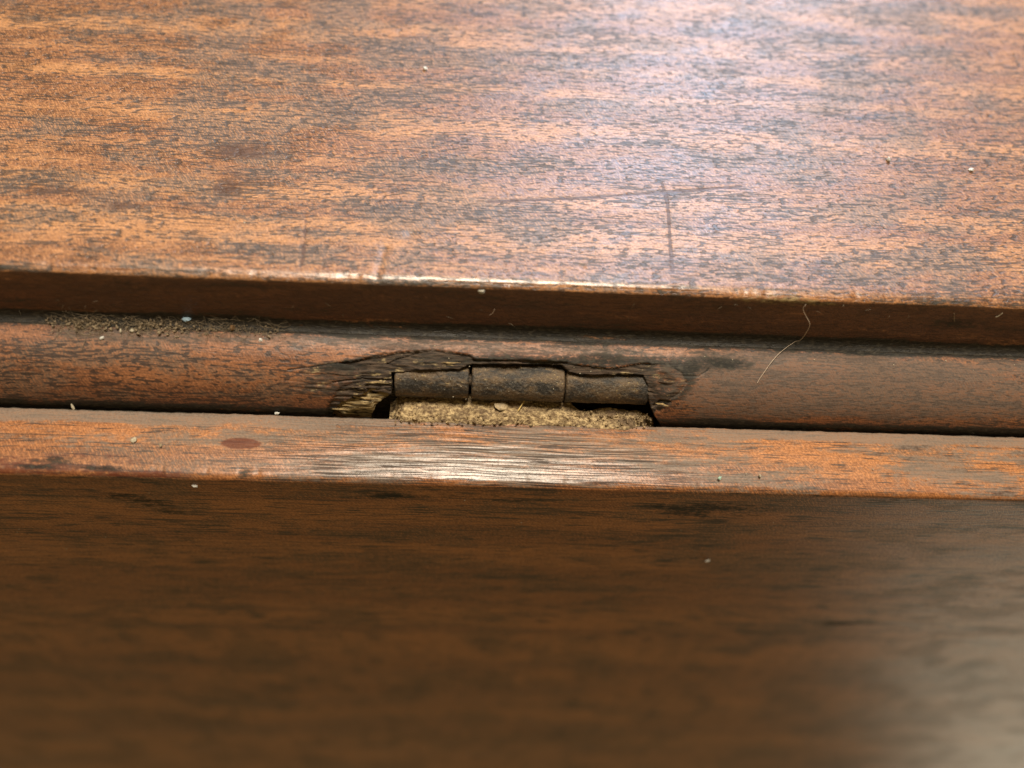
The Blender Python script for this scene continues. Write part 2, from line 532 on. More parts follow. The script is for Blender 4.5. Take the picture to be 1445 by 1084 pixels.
def build_top():
    RA = 0.7
    ys = spread([(1.5, 30, 0.2), (30, 62, 0.5), (62, 130, 4), (130, 420, 20)])[::-1]
    sec = [(y, 0.0) for y in ys[:-1]]
    sec += [(1.5 - 1.5 * math.sin(t), -RA + RA * math.cos(t)) for t in np.radians(np.linspace(0, 90, 18))]
    zs = spread([(RA + 0.15, F - 1.2, 0.22)])
    sec += [(0.0, -z) for z in zs]
    q = 1.05
    sec += [(-q + q * math.cos(t), -F + q - 0.0 - q * math.sin(t)) for t in np.radians(np.linspace(8, 88, 9))]
    sec += [(-q - 0.05, -F - 0.9), (-q + 0.6, -F - 2.6), (60, -F - 2.6), (420, -F - 2.6)]
    P = np.array(sec)
    N = section_normals(P)
    N = -N if N[20, 1] < 0 else N
    nv = len(P)
    X = np.broadcast_to(XF, (nv, len(XF)))
    Yg = np.broadcast_to(P[:, :1], X.shape); Zg = np.broadcast_to(P[:, 1:], X.shape)
    S = np.where(Zg > -RA, Yg, Zg)                                  # along the section
    top = (Zg > -RA * 0.6) & (Yg >= 0)
    fil = (Yg < RA) & (Zg <= -0.05)
    disp = np.zeros(X.shape)
    # uneven, handworn surface
    disp += 0.05 * (fbm(X / 9, S / 4, 3) - 0.5) + 0.02 * (fbm(X / 1.2, S / 0.5, 5, 3) - 0.5)
    disp += fil * 0.22 * (fbm(X / 22, X * 0 + 1.7, 23, 3) - 0.5)
    # worn, nicked arris
    ar = np.exp(-((np.hypot(Yg - 0.0, Zg)) / 0.9) ** 2)
    disp -= ar * (0.10 + 0.40 * np.clip(fbm(X / 14, X * 0 + 0.3, 21, 4) - 0.42, 0, 1)) 
    disp -= ar * 0.7 * np.clip(fbm(X / 1.9, X * 0 + 3.1, 22, 4) - 0.60, 0, 1)
    G = np.zeros(X.shape); RW = np.zeros(X.shape); DU = np.zeros(X.shape); RD = np.zeros(X.shape)
    # scratches and dents on the top
    for pts, wdt, dep, dark in [
        ([(934, 258), (941, 280), (944, 310), (946, 345), (949, 384)], 0.21, 0.05, 1.7),
        ([(690, 284), (800, 280), (880, 275), (940, 271), (1045, 263)], 0.21, 0.04, 1.8),
        ([(432, 300), (430, 340), (425, 378)], 0.25, 0.02, 0.7),
        ([(975, 325), (985, 358)], 0.12, 0.03, 0.4),
    ]:
        q2 = [on_top(*p) for p in pts]
        d = line_dist(X, Yg, q2)
        m = np.exp(-(d / wdt) ** 2) * top * (0.55 + 0.7 * vnoise(X / 0.9, Yg / 0.9, 8))
        disp -= dep * m
        RD = np.maximum(RD, dark * m)
    d = line_dist(X, Yg, [on_top(543, 350), on_top(531, 392)])
    disp -= 0.13 * np.exp(-(d / 0.5) ** 2) * top * (0.4 + 0.6 * fbm(X / 1, Yg / 1, 9))
    for px, py, rr, dp in [(580, 330, 0.8, 0.10), (822, 376, 0.35, 0.12), (960, 405, 0.5, 0.04), (65, 372, 0.6, 0.07)]:
        x0, y0 = on_top(px, py)
        disp -= dp * np.exp(-(((X - x0) ** 2 + (Yg - y0) ** 2) / rr ** 2)) * top
    for pts, wdt in [([(183, 302), (212, 276)], 0.10), ([(1378, 302), (1412, 292), (1444, 280)], 0.12),
                     ([(120, 245), (170, 262), (235, 262)], 0.10), ([(880, 110), (905, 160)], 0.08)]:
        d = line_dist(X, Yg, [on_top(*p) for p in pts])
        m = np.exp(-(d / wdt) ** 2) * top
        disp -= 0.03 * m
        DU = np.maximum(DU, 0.6 * m)
    # red-brown spots where the polish is thick
    for px, py, a, b in [(125, 272, 7, 1.6), (172, 290, 3.5, 1.4), (350, 215, 4, 2), (320, 255, 2.2, 2.6)]:
        x0, y0 = on_top(px, py)
        RD = np.maximum(RD, 0.62 * np.exp(-(((X - x0) / a) ** 2 + ((Yg - y0) / b) ** 2)) * top)
    # dirt in the corner below the step, and the step's shade painted in
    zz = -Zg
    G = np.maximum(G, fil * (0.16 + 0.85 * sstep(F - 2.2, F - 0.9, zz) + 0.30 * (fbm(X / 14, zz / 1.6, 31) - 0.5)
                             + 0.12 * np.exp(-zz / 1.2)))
    x0, _ = on_fillet(1035, 425); x1, _ = on_fillet(1175, 430)
    crust = fil * sstep(x0 - 3, x0 + 2, X) * (1 - sstep(x1 - 2, x1 + 4, X)) * np.exp(-((zz - 0.75) / 0.75) ** 2)
    RW = np.maximum(RW, 0.8 * crust)
    G = G * (1 - crust)
    disp += 0.16 * crust * fbm(X / 0.8, zz / 0.5, 77, 3)
    RD = np.maximum(RD, fil * sstep(0.3, 1.0, zz) * (0.92 + 0.5 * (fbm(X / 20, zz / 2, 41) - 0.5)))  # shade of the upright step, painted as a dark red-brown tone
    V = np.zeros(X.shape + (3,))
    live = (top | fil).astype(float)
    V[..., 0] = X
    V[..., 1] = Yg + N[:, :1] * disp * live
    V[..., 2] = Zg + N[:, 1:] * disp * live
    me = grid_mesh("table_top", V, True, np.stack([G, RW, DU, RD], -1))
    grain_attributes(me, X, np.broadcast_to(run_length(P)[:, None], X.shape), 500, ribbon=(150, 2.6), mott=(5, 2.0), wander=0.42, polish=np.exp(-(np.hypot(Yg - 0.7, Zg) / 0.9) ** 2) * np.exp(-((X - 4) / 34) ** 2) * (0.5 + 0.8 * fbm(X / 2, Yg, 19, 4)))
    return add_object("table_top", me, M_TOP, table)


top_obj = build_top()


def build_round():
    xs = spread([(-520, -230, 24), (-230, -84, 5), (-84, -22, 0.22), (-22, 36, 0.1), (36, 104, 0.22), (104, 250, 5), (250, 540, 24)])
    L = RO * math.pi / 2
    ss = spread([(-0.6, L + 1.2, 0.1)])
    P = []
    Nn = []
    for s in ss:
        if s < 0:
            P.append((-s, -F)); Nn.append((0, 1))
        elif s <= L:
            a = s / RO
            P.append((-RO * math.sin(a), -F - RO + RO * math.cos(a))); Nn.append((-math.sin(a), math.cos(a)))
        else:
            P.append((-RO, -F - RO - (s - L) * 1.0)); Nn.append((-1, 0))
    nlive = len(P)
    P += [(-RO, -F - RO - 7.5), (40, -F - RO - 7.5), (40, -F)]
    Nn += [(0, 0)] * 3
    P = np.array(P); N = np.array(Nn)
    sfull = np.concatenate([ss, [99, 99, 99]])
    X = np.broadcast_to(xs, (len(P), len(xs)))
    S = np.broadcast_to(sfull[:, None], X.shape)
    live = (S < 50).astype(float)
    wob = 0.30 * (fbm(X / 1.6, S / 0.9, 61, 4) - 0.5)
    wobx = 0.8 * (fbm(X / 2.2, S / 1.1, 71, 4) - 0.5)

    def reg(pts, soft0=-0.06, soft1=0.06, wb=1.0):
        d = poly_sdf(X + wobx * 0.4 * wb, S + wob * wb, [on_round(*p) for p in pts])
        return 1 - sstep(soft0, soft1, d), d
    disp = 0.06 * (fbm(X / 8, S / 3, 13) - 0.5) + 0.03 * (fbm(X / 0.9, S / 0.5, 15, 3) - 0.5)
    raw = np.zeros(X.shape); G = np.zeros(X.shape); DU = np.zeros(X.shape); RD = np.zeros(X.shape)
    deepest = np.zeros(X.shape)
    # thin layer flaked away above the hinge
    a1, d1 = reg([(478, 513), (520, 506), (562, 497), (610, 494), (660, 500), (672, 508), (720, 508), (790, 510), (812, 514),
                  (860, 520), (905, 512), (940, 516), (962, 524), (970, 540), (958, 560), (930, 570), (915, 600), (550, 600), (505, 520)], -0.05, 0.08)
    fade = 1 - 0.72 * sstep(on_round(905, 540)[0], on_round(945, 540)[0], X)
    disp -= a1 * fade * (0.42 + 0.6 * (fbm(X / 2.4, S / 0.4, 91, 4) - 0.4))
    raw = np.maximum(raw, a1 * 0.95)
    # splintered grain to the left of the hinge
    a2, d2 = reg([(462, 575), (478, 548), (500, 540), (553, 532), (556, 600), (462, 600)], -0.25, 0.25)
    disp -= a2 * (0.18 + 0.55 * np.clip(fbm(X / 3.2, S / 0.22, 95, 3) - 0.42, 0, 1))
    raw = np.maximum(raw, a2 * 0.85)
    a2b, _ = reg([(400, 540), (440, 510), (480, 505), (553, 500), (553, 560), (470, 560), (430, 556)], -1.2, 1.0)
    disp -= a2b * 0.40 * np.clip(fbm(X / 4.5, S / 0.20, 97, 3) - 0.50, 0, 1)
    raw = np.maximum(raw, a2b * 0.50)
    a3, d3 = reg([(470, 584), (482, 571), (500, 562), (520, 556), (545, 560), (553, 566), (553, 606), (466, 606)], -0.05, 0.10)
    disp -= a3 * (1.0 - 0.72 * sstep(0.0, 1.7, -d3) + 0.35 * (fbm(X / 1.6, S / 0.25, 99, 3) - 0.5))
    raw = np.maximum(raw, a3)
    pale = np.maximum(a3 * 1.2, a2 * 0.25)
    # bed cut for the hinge barrel
    a4, d4 = reg([(553, 527), (590, 524), (650, 522), (661, 516), (668, 514), (710, 514), (770, 513), (793, 515), (803, 526), (830, 531),
                  (875, 530), (908, 529), (914, 545), (915, 566), (919, 580), (932, 600), (934, 622), (553, 622)], -0.05, 0.06, 0.45)
    # open hole left of the barrel
    a5, d5 = reg([(531, 579), (541, 572), (556, 569), (560, 622), (522, 622), (524, 590)], -0.05, 0.10)
    # dark lump right of the hinge
    a6, d6 = reg([(918, 512), (945, 516), (962, 526), (968, 541), (958, 556), (942, 566), (924, 563), (915, 545)], -0.05, 0.10)
    disp += a6 * 0.30 * np.clip(1 - np.abs(d6 + 0.9), 0, 1)
    ring = np.exp(-(d6 / 0.13) ** 2)
    disp -= 0.05 * ring * sstep(on_round(912, 540)[0], on_round(925, 540)[0], X)
    raw = raw * (1 - a6 * 0.2)
    G = np.maximum(G, a6 * 0.42)
    G = np.maximum(G, ring * 0.5)
        # sooty dirt rubbed into the wood round the break
    sm, _ = reg([(455, 520), (500, 500), (560, 492), (680, 500), (800, 500), (900, 496), (990, 505), (985, 545), (950, 575), (920, 580), (900, 525), (700, 512), (540, 525)], -1.4, 1.0)
    G = np.maximum(G, sm * np.where(X > on_round(780, 510)[0], 0.9, 0.78))
    # a small loose crater below the lump
    a7, _ = reg([(922, 574), (930, 566), (948, 567), (940, 575), (930, 583)], -0.1, 0.12)
    disp -= a7 * 0.35; raw = np.maximum(raw, a7)
    # cracks running along the grain from the damage
    for pts, wd, dp in [([(545, 499), (500, 510), (452, 516), (405, 522)], 0.07, 0.22), ([(668, 507), (730, 511), (800, 512)], 0.10, 0.45),
                        ([(955, 530), (985, 531), (1000, 520)], 0.08, 0.10), ([(553, 540), (505, 536), (470, 540)], 0.08, 0.4),
                        ([(553, 552), (520, 548), (488, 552)], 0.07, 0.4), ([(590, 497), (560, 506), (545, 514)], 0.08, 0.4)]:
        q = [on_round(*p) for p in pts]
        m = np.exp(-(line_dist(X + wobx * 0.5, S + wob * 0.7, q) / wd) ** 2)
        disp -= dp * m
        G = np.maximum(G, m * 0.9)
    disp = disp * (1 - a4) + a4 * (-5.2)
    disp = disp * (1 - a5) + a5 * (-3.4 + 0.3 * fbm(X / .5, S / .5, 5))
    raw = np.maximum(raw, np.maximum(a4, a5) * 0.9)
    G = np.maximum(G, np.maximum(a5 * 0.8, a4 * 0.6))
    # black wax in the upper corner; painted shade low down by the joint
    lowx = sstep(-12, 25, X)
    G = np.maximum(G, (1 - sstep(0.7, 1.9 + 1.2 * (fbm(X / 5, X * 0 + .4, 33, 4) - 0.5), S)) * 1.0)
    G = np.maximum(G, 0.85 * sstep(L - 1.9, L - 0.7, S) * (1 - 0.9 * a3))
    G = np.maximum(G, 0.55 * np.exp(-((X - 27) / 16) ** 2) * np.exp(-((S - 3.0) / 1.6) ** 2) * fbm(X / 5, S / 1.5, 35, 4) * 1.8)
    # dull dusty film on the right-hand stretch
    film = sstep(22, 34, X) * (1 - 0.55 * sstep(62, 92, X)) * sstep(1.4, 2.6, S) * (1 - 0.5 * sstep(L - 4.6, L - 1.8, S))
    DU = np.maximum(DU, film * (1.0 + 0.35 * (fbm(X / 7, S / 2.2, 37, 4) - 0.5)))
    DU = np.maximum(DU, 0.58 * sstep(1.0, 1.8, S) * (1 - sstep(2.6, 3.6, S)))
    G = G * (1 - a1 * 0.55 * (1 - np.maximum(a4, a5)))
    RD = np.maximum(RD, 0.5 * np.exp(-((S - 3.0) / 0.7) ** 2) * sstep(-30, -12, X) * (1 - sstep(15, 28, X)) * (1 - a1))
    RD = np.maximum(RD, pale)
    V = np.zeros(X.shape + (3,))
    V[..., 0] = X
    V[..., 1] = P[:, :1] + N[:, :1] * disp * live
    V[..., 2] = P[:, 1:] + N[:, 1:] * disp * live
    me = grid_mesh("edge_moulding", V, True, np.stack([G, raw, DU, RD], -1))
    grain_attributes(me, X, np.broadcast_to(run_length(P)[:, None], X.shape), 600, ribbon=(40, 3.5), mott=(5, 2.6), wander=0.6)
    return add_object("edge_moulding", me, M_ROUND, table)


round_obj = build_round()
tag(round_obj, "rounded moulded edge with a broken gap over the hinge")


def build_leaf():
    y0 = -RO - 0.42; y1 = -RO - F; zt = -F - RO
    RA = 0.9
    sec = [(y0, zt - 6.0), (y0, zt - 2.5)] + [(y0, zt - z) for z in np.linspace(2.0, 0.45, 8)]
    sec += arc(y0 - 0.3, zt - 0.3, 0.3, 0, 90, 5)
    DROP = 0.75

    def crown(y):
        return zt - DROP * max(0.0, (y0 - 2.5 - y) / (F - 2.5)) ** 2
    ye = y1 + RA * 0.8
    beta = math.degrees(math.atan((crown(ye + 0.05) - crown(ye)) / 0.05))
    ye = y1 + RA * (1 - math.sin(math.radians(beta)))
    sec += [(y, crown(y)) for y in np.linspace(y0 - 0.5, ye, 46)]
    sec += arc(ye + RA * math.sin(math.radians(beta)), crown(ye) - RA * math.cos(math.radians(beta)), RA, 90 + beta + 4, 180, 12)
    sec += [(y1, z) for z in -(spread([(-zt + RA + 0.9, -zt + 14, 0.35), (-zt + 14, -zt + 60, 1.2), (-zt + 60, 330, 6)]))]
    n_live = len(sec)
    sec += [(y1 + 16.5, -330), (y1 + 16.5, zt - 9.5), (y0 + 0.6, zt - 9.0)]
    P = np.array(sec); N = section_normals(P)
    mid = 20
    N = -N if N[mid, 1] < 0 else N
    X = np.broadcast_to(XF, (len(P), len(XF)))
    Yg = np.broadcast_to(P[:, :1], X.shape); Zg = np.broadcast_to(P[:, 1:], X.shape)
    live = np.zeros(X.shape); live[1:n_live - 1] = 1
    edge = (Zg > zt - RA * 1.2) & (Yg < y0 + 0.1)
    face = (Yg < y1 + 0.2) & ~edge
    S = np.broadcast_to(run_length(P)[:, None], X.shape)
    disp = np.where(face, 0.015, 0.07) * (fbm(X / 10, S / 3, 203) - 0.5) + np.where(face, 0.004, 0.025) * (fbm(X / 1.5, S / 0.4, 205, 3) - 0.5)
    cx0, cx1 = on_edge(470, 640)[0], on_edge(1010, 640)[0]
    worn = sstep(cx0 - 8, cx0 + 10, X) * (1 - sstep(cx1 - 14, cx1 + 8, X)) * edge
    disp -= worn * 0.16 * np.clip(fbm(X / 7, S / 0.22, 207, 3) - 0.50, 0, 1)
    corner = np.exp(-((np.hypot(Yg - y1, Zg - zt)) / 1.1) ** 2)
    disp -= corner * (0.45 * np.clip(fbm(X / 9, X * 0 + .2, 209, 4) - 0.42, 0, 1) + 0.9 * np.clip(fbm(X / 1.6, X * 0 + 5.2, 219, 3) - 0.66, 0, 1))
    inner = np.exp(-((np.hypot(Yg - y0, Zg - zt)) / 0.5) ** 2)
    disp += inner * 0.22 * (fbm(X / 1.0, X * 0 + .8, 211, 4) - 0.52)
    G = np.zeros(X.shape); RW = np.zeros(X.shape); DU = np.zeros(X.shape); RD = np.zeros(X.shape)
    u = (y0 - Yg)                                                   # distance out from the joint
    dw = np.where(X < cx0, 2.3, np.where(X > cx1, 2.0, 0.9))
    DU = np.maximum(DU, edge * 0.95 * (1 - sstep(dw - 0.8, dw + 0.9 * fbm(X / 4, X * 0, 215, 4), u)))
    DU = np.maximum(DU, edge * (0.42 + 0.08 * worn + 0.4 * (fbm(X / 9, S / 1.2, 217) - 0.5)))
    G = np.maximum(G, edge * 0.85 * (1 - sstep(0.0, 0.35, u)))
    # red-brown ring stain and black spots by the outer edge
    x0, yy = on_edge(340, 626)
    RD = np.maximum(RD, 1.5 * np.exp(-((((X - x0) / 2.3) ** 2 + ((Yg - yy) / 0.75) ** 2)) ** 2) * edge)
    RD = np.maximum(RD, 0.48 * edge * (1 - sstep(cx0 - 30, cx0 + 5, X)) * sstep(4.5, 7.5, u))
    DU = DU * (1 - np.clip(RD * 1.6, 0, 1))
    x0, yy = on_edge(343, 666)
    G = np.maximum(G, 0.72 * np.exp(-(((X - x0) / 2.0) ** 2 + (np.hypot(Yg - yy, Zg - zt + 0.6) / 0.8) ** 2)))
    for px, py, a, b in [(85, 648, 4.5, 0.7), (150, 658, 5, 0.5), (50, 656, 3, 0.4)]:
        x0, yy = on_edge(px, py)
        G = np.maximum(G, 0.62 * np.exp(-(((X - x0) / a) ** 2 + ((Yg - yy) / b) ** 2)) * edge)
    for px, py, a, b, v in [(205, 708, 4, 2.0, .5), (175, 700, 3, 1.2, .45), (235, 722, 3, 1.5, .45), (620, 700, 14, 2, .5), (1000, 720, 10, 3.0, .55), (1230, 700, 14, 2.5, .5), (1190, 880, 7, 1.6, .55)]:
        x0, zz = on_face(px, py)
        G = np.maximum(G, v * np.exp(-(((X - x0) / a) ** 2 + ((Zg - zz) / b) ** 2)) * face)
    G = np.maximum(G, face * 0.35 * np.clip(fbm(X / 40, Zg / 4, 221, 4) - 0.35, 0, 1))
    V = np.zeros(X.shape + (3,))
    V[..., 0] = X
    V[..., 1] = Yg + N[:, :1] * disp * live
    V[..., 2] = Zg + N[:, 1:] * disp * live
    me = grid_mesh("drop_leaf", V, True, np.stack([G, RW, DU, RD], -1))
    grain_attributes(me, X, np.broadcast_to(run_length(P)[:, None], X.shape), 700, ribbon=(140, 4), mott=(22, 2.4), wander=0.25,
                     polish=edge * np.exp(-((X - 3) / 26) ** 2) * (0.35 + 0.65 * sstep(1.5, 5.5, u)))
    return add_object("drop_leaf", me, M_LEAF, table)


leaf_obj = build_leaf()
tag(leaf_obj, "hanging leaf with weathered pale upper edge")

# ------------------------------------------------------------------ the iron hinge in the gap
_, s_mid = on_round(730, 549)
ANG = s_mid / RO
R_BAR = 2.55
dist = RO - 0.45 - R_BAR
AX_Y = -dist * math.sin(ANG); AX_Z = -F - RO + dist * math.cos(ANG)


def barrel(name, x0, x1, r, seed, lift=(0, 0), mat=M_IRON, parent=None, tilt=0.0):
    nu = int((x1 - x0) / 0.12); nvv = 96
    xs = np.concatenate([[x0, x0], np.linspace(x0 + 0.16, x1 - 0.16, nu), [x1, x1]])
    prof = np.concatenate([[0.0, r - 0.16], np.full(nu, r), [r - 0.16, 0.0]])
    A = np.linspace(0, 2 * math.pi, nvv, endpoint=False)
    X = np.broadcast_to(xs, (nvv, len(xs)))
    AA = np.broadcast_to(A[:, None], X.shape)
    cx, cy = np.cos(AA) * 2.2, np.sin(AA) * 2.2
    n = fbm(X / 1.1 + cx + seed * 3.7, cy + X * 0.13 + 9, seed, 4) - 0.5
    n2 = fbm(X / 0.35 + cx * 4, cy * 4 + 9, seed + 3, 2) - 0.5
    rr = prof + (0.15 * n + 0.06 * n2) * (prof > 0.1)
    V = np.stack([X + (0.05 * n2) * (prof > 0.1), AX_Y + lift[0] + rr * np.cos(AA) , AX_Z + lift[1] + rr * np.sin(AA) + (X - x0) * tilt], -1)
    return add_object(name, grid_mesh(name, V[:, :, :], True, None, caps=False), mat, parent)


kx = [on_round(556, 548)[0], on_round(661.5, 548)[0], on_round(665.5, 548)[0], on_round(797.5, 550)[0], on_round(799.5, 552)[0], on_round(918, 555)[0]]
hinge = barrel("hinge", kx[0] + 0.3, kx[5] - 0.3, 0.9, 3, parent=table)
tag(hinge, "dark iron hinge barrel showing through the broken edge")
barrel("knuckle", kx[0], kx[1], R_BAR, 11, (0.03, -0.02), parent=hinge)
barrel("knuckle", kx[2], kx[3], R_BAR + 0.06, 12, (-0.04, 0.02), parent=hinge)
barrel("knuckle", kx[4], kx[5], R_BAR + 0.02, 13, (0.0, -0.08), parent=hinge)

# ------------------------------------------------------------------ little loose things  (splinters follow the helper class)


class Bits:
    """collects small shapes (mm) into one mesh"""

    def __init__(self):
        self.v = []; self.f = []

    def tube(self, pts, r, n=5, taper=True):
        pts = np.array(pts, float); m = len(pts); base = len(self.v)
        for i in range(m):
            t = pts[min(i + 1, m - 1)] - pts[max(i - 1, 0)]
            t /= np.linalg.norm(t) + 1e-9
            a = np.cross(t, [0.3, 0.2, 0.93]); a /= np.linalg.norm(a) + 1e-9
            b = np.cross(t, a)
            rr = r * (0.45 if taper and i in (0, m - 1) else 1.0)
            for j in range(n):
                w = 2 * math.pi * j / n
                self.v.append(tuple(pts[i] + rr * (a * math.cos(w) + b * math.sin(w))))
        for i in range(m - 1):
            for j in range(n):
                p = base + i * n + j; q = base + i * n + (j + 1) % n
                self.f.append((p, q, q + n, p + n))
        self.f.append(tuple(base + j for j in range(n))[::-1])
        self.f.append(tuple(base + (m - 1) * n + j for j in range(n)))

    def crumb(self, c, rad, squash=(1, 1, 1), rough=0.35, seg=6, rings=4):
        base = len(self.v)
        rot = Matrix.Rotation(random.uniform(0, 6.28), 3, Vector((random.gauss(0, 1), random.gauss(0, 1), random.gauss(0, 1) + .01)).normalized())
        for i in range(1, rings):
            th = math.pi * i / rings
            for j in range(seg):
                ph = 2 * math.pi * j / seg
                k = rad * (1 + random.uniform(-rough, rough))
                p = rot @ Vector((k * math.sin(th) * math.cos(ph) * squash[0], k * math.sin(th) * math.sin(ph) * squash[1], k * math.cos(th) * squash[2]))
                self.v.append((c[0] + p.x, c[1] + p.y, c[2] + p.z))
        n0 = len(self.v)
        for sgn in (1, -1):
            p = rot @ Vector((0, 0, sgn * rad * squash[2]))
            self.v.append((c[0] + p.x, c[1] + p.y, c[2] + p.z))
        for i in range(rings - 2):
            for j in range(seg):
                p = base + i * seg + j; q = base + i * seg + (j + 1) % seg
                self.f.append((p, p + seg, q + seg, q))
        for j in range(seg):
            self.f.append((n0, base + j, base + (j + 1) % seg))
            e = base + (rings - 2) * seg
            self.f.append((n0 + 1, e + (j + 1) % seg, e + j))

    def build(self, name, mat, parent=None, smooth=True):
        me = bpy.data.meshes.new(name)
        v = np.array(self.v)
        me.from_pydata([tuple(p) for p in v * MM], [], self.f)
        if smooth:
            me.polygons.foreach_set("use_smooth", np.ones(len(me.polygons), bool))
        me.update()
        return add_object(name, me, mat, parent)


def p_top(px, py, up=0.0):
    x, y = on_top(px, py); return np.array([x, y, up])


def p_fil(px, py, out=0.0):
    x, z = on_fillet(px, py); return np.array([x, -out, z])


def p_rnd(px, py, out=0.0):
    x, s = on_round(px, py); return round_point(x, s, out)


def p_edge(px, py, up=0.0):
    x, y = on_edge(px, py); return np.array([x, y, -F - RO + up])


def p_face(px, py, out=0.0):
    x, z = on_face(px, py); return np.array([x, -RO - F - out, z])


# torn slivers still hanging on the broken wood
M_TORN = plain("torn_pale_wood", (0.40, 0.285, 0.135), 0.8, 0.45, size=0.5)
M_TORND = plain("torn_dark_wood", (0.085, 0.055, 0.036), 0.85, 0.5, size=0.5)
for px, py, ln, th, ang, out, mt in [
    (486, 579, 3.4, 0.17, -0.03, -0.28, M_TORN), (508, 570, 3.6, 0.20, 0.05, -0.22, M_TORN), (524, 563, 2.8, 0.16, 0.10, -0.15, M_TORN),
    (497, 574, 2.6, 0.12, 0.08, -0.20, M_TORN), (515, 577, 2.2, 0.14, -0.02, -0.30, M_TORN), (532, 540, 3.2, 0.12, 0.02, -0.05, M_TORN),
    (512, 546, 4.0, 0.11, 0.05, -0.03, M_TORND), (538, 551, 2.4, 0.12, -0.04, -0.08, M_TORND), (485, 528, 4.6, 0.10, 0.04, -0.02, M_TORND),
    (600, 520, 4.2, 0.14, 0.03, -0.20, M_TORND), (636, 512, 2.6, 0.10, -0.05, -0.22, M_TORN), (720, 512, 5.0, 0.13, 0.0, -0.15, M_TORND),
    (845, 527, 4.4, 0.13, -0.02, -0.25, M_TORND), (885, 525, 2.6, 0.10, 0.06, -0.22, M_TORND), (935, 571, 2.0, 0.14, 0.25, -0.05, M_TORN),
    (944, 540, 3.2, 0.12, 0.06, 0.0, M_TORND)]:
    b = Bits()
    x0, s0 = on_round(px, py)
    pts = []
    for t in np.linspace(-0.5, 0.5, 7):
        q = round_point(x0 + ln * t, s0 + ang * ln * t + 0.05 * math.sin(t * 9 + px), out + 0.10 * (0.5 - t))
        pts.append(q)
    base = len(b.v)
    b.tube(pts, th, 5)
    v = np.array(b.v).reshape(7, 5, 3)
    w = np.array([0.25, 0.7, 1.0, 1.0, 0.8, 0.5, 0.12])[:, None, None]
    c_ = v.mean(axis=1, keepdims=True)
    v = c_ + (v - c_) * w * rng.uniform(0.6, 1.3, (7, 5, 1))
    b.v = [tuple(p) for p in v.reshape(-1, 3)]
    b.build("splinter", mt, round_obj, smooth=False)

# packed dust and frass below the barrel
def build_packed():
    xa, xb = on_edge(548, 590)[0], on_edge(926, 598)[0]
    xs = np.linspace(xa, xb, 420)
    tt = np.linspace(0, 1, 60)
    X = np.broadcast_to(xs, (60, 420)); T = np.broadcast_to(tt[:, None], X.shape)
    zt = -F - RO
    # from under the barrel, over the gap and onto the leaf's edge
    uu = np.broadcast_to((xs - xa) / (xb - xa), X.shape)
    yin = -RO + 3.4 - 2.0 * sstep(0.63, 0.72, uu) * (1 - 0.4 * fbm(X / 1.5, X * 0 + 2.2, 309, 3)); yout = -RO - 0.25 - 1.7 * fbm(X / 5, X * 0 + .5, 301, 4)
    Y = yin + (yout - yin) * T
    u = (xs - xa) / (xb - xa)
    high = 0.78 + 1.0 * (fbm(X / 3.0, X * 0 + .9, 303, 4) - 0.5)
    high = high * (1 - 0.8 * sstep(0.62, 0.74, np.broadcast_to(u, X.shape)))
    prof = np.where(T < 0.72, 1.0 - 0.25 * (0.72 - T), 1 - ((T - 0.72) / 0.28) ** 1.6)
    Z = zt + high * prof + 0.04
    Z += (0.9 * (fbm(X / 1.3, Y / 0.9, 305, 5) - 0.5) + 0.30 * (fbm(X / 0.3, Y / 0.3, 307, 2) - 0.5)) * (1 - 0.6 * T ** 3)
    uj = uu + 0.045 * (fbm(X / 0.8, Y / 0.7, 311, 3) - 0.5)
    ends = sstep(0.0, 0.06, uj) * (1 - sstep(0.93 - 0.05 * T, 1.0, uj))
    Z = (zt - 1.6) + (Z - (zt - 1.6)) * ends
    rows = [np.stack([X, Y, Z], -1)]
    low = np.stack([X[:1], Y[-1:], np.where(Z[-1:] > zt, zt - 0.3, Z[-1:])], -1)
    back = np.stack([X[:1], Y[:1], Z[:1] * 0 + zt - 3.5], -1)
    V = np.concatenate(rows + [low, back], 0)
    o = add_object("packed_dust", grid_mesh("packed_dust", V, True, None), M_DUST)
    return o, lambda x, t: None


packed, _ = build_packed()
tag(packed, "yellow-brown packed wood dust filling the gap below the dark hinge barrel", "dust", kind="stuff")

gr = Bits()
for i in range(650):
    px = random.uniform(556, 918); py = random.uniform(570, 603) - (1.0 if px < 800 else 0) + (px - 722) * 0.012
    if px > 800 and py < 585: py += 10
    p = p_edge(px, py, (0.35 if px < 800 else 0.1) + random.uniform(-0.15, 0.45))
    gr.crumb(p, min(0.36, random.lognormvariate(-2.35, 0.5)), (1.2, 1, .7), 0.4, 6, 4)
go = gr.build("dust_grains", M_DUST, smooth=False)
tag(go, "loose crumbly grains strewn over the packed dust under the hinge", "dust", kind="stuff")

M_LINT = plain("grey_lint", (0.34, 0.26, 0.165), 0.9, 0.45)
M_PALE = plain("pale_crumb", (0.52, 0.46, 0.34), 0.7, 0.25)
M_WHITE = plain("white_crumb", (0.70, 0.70, 0.66), 0.5, 0.12)
M_BLUE = plain("blue_white_flake", (0.52, 0.74, 0.95), 0.25, 0.3, size=0.15)
M_HAIR = plain("fair_hair", (0.62, 0.50, 0.39), 0.4, 0.15)
M_STRAW = plain("straw_sliver", (0.66, 0.47, 0.16), 0.6, 0.25)
M_TAN = plain("tan_chip", (0.34, 0.20, 0.09), 0.7, 0.3)
M_HUSK = plain("husk_flake", (0.46, 0.35, 0.20), 0.6, 0.4)
M_TEAL = plain("pale_green_crumb", (0.42, 0.62, 0.50), 0.6, 0.2)

# fluffy dust lying in the corner on the left
fl = Bits()


def dusty_y(px):                              # middle row of the corner at this column
    return 452 + (px - 75) * 0.034


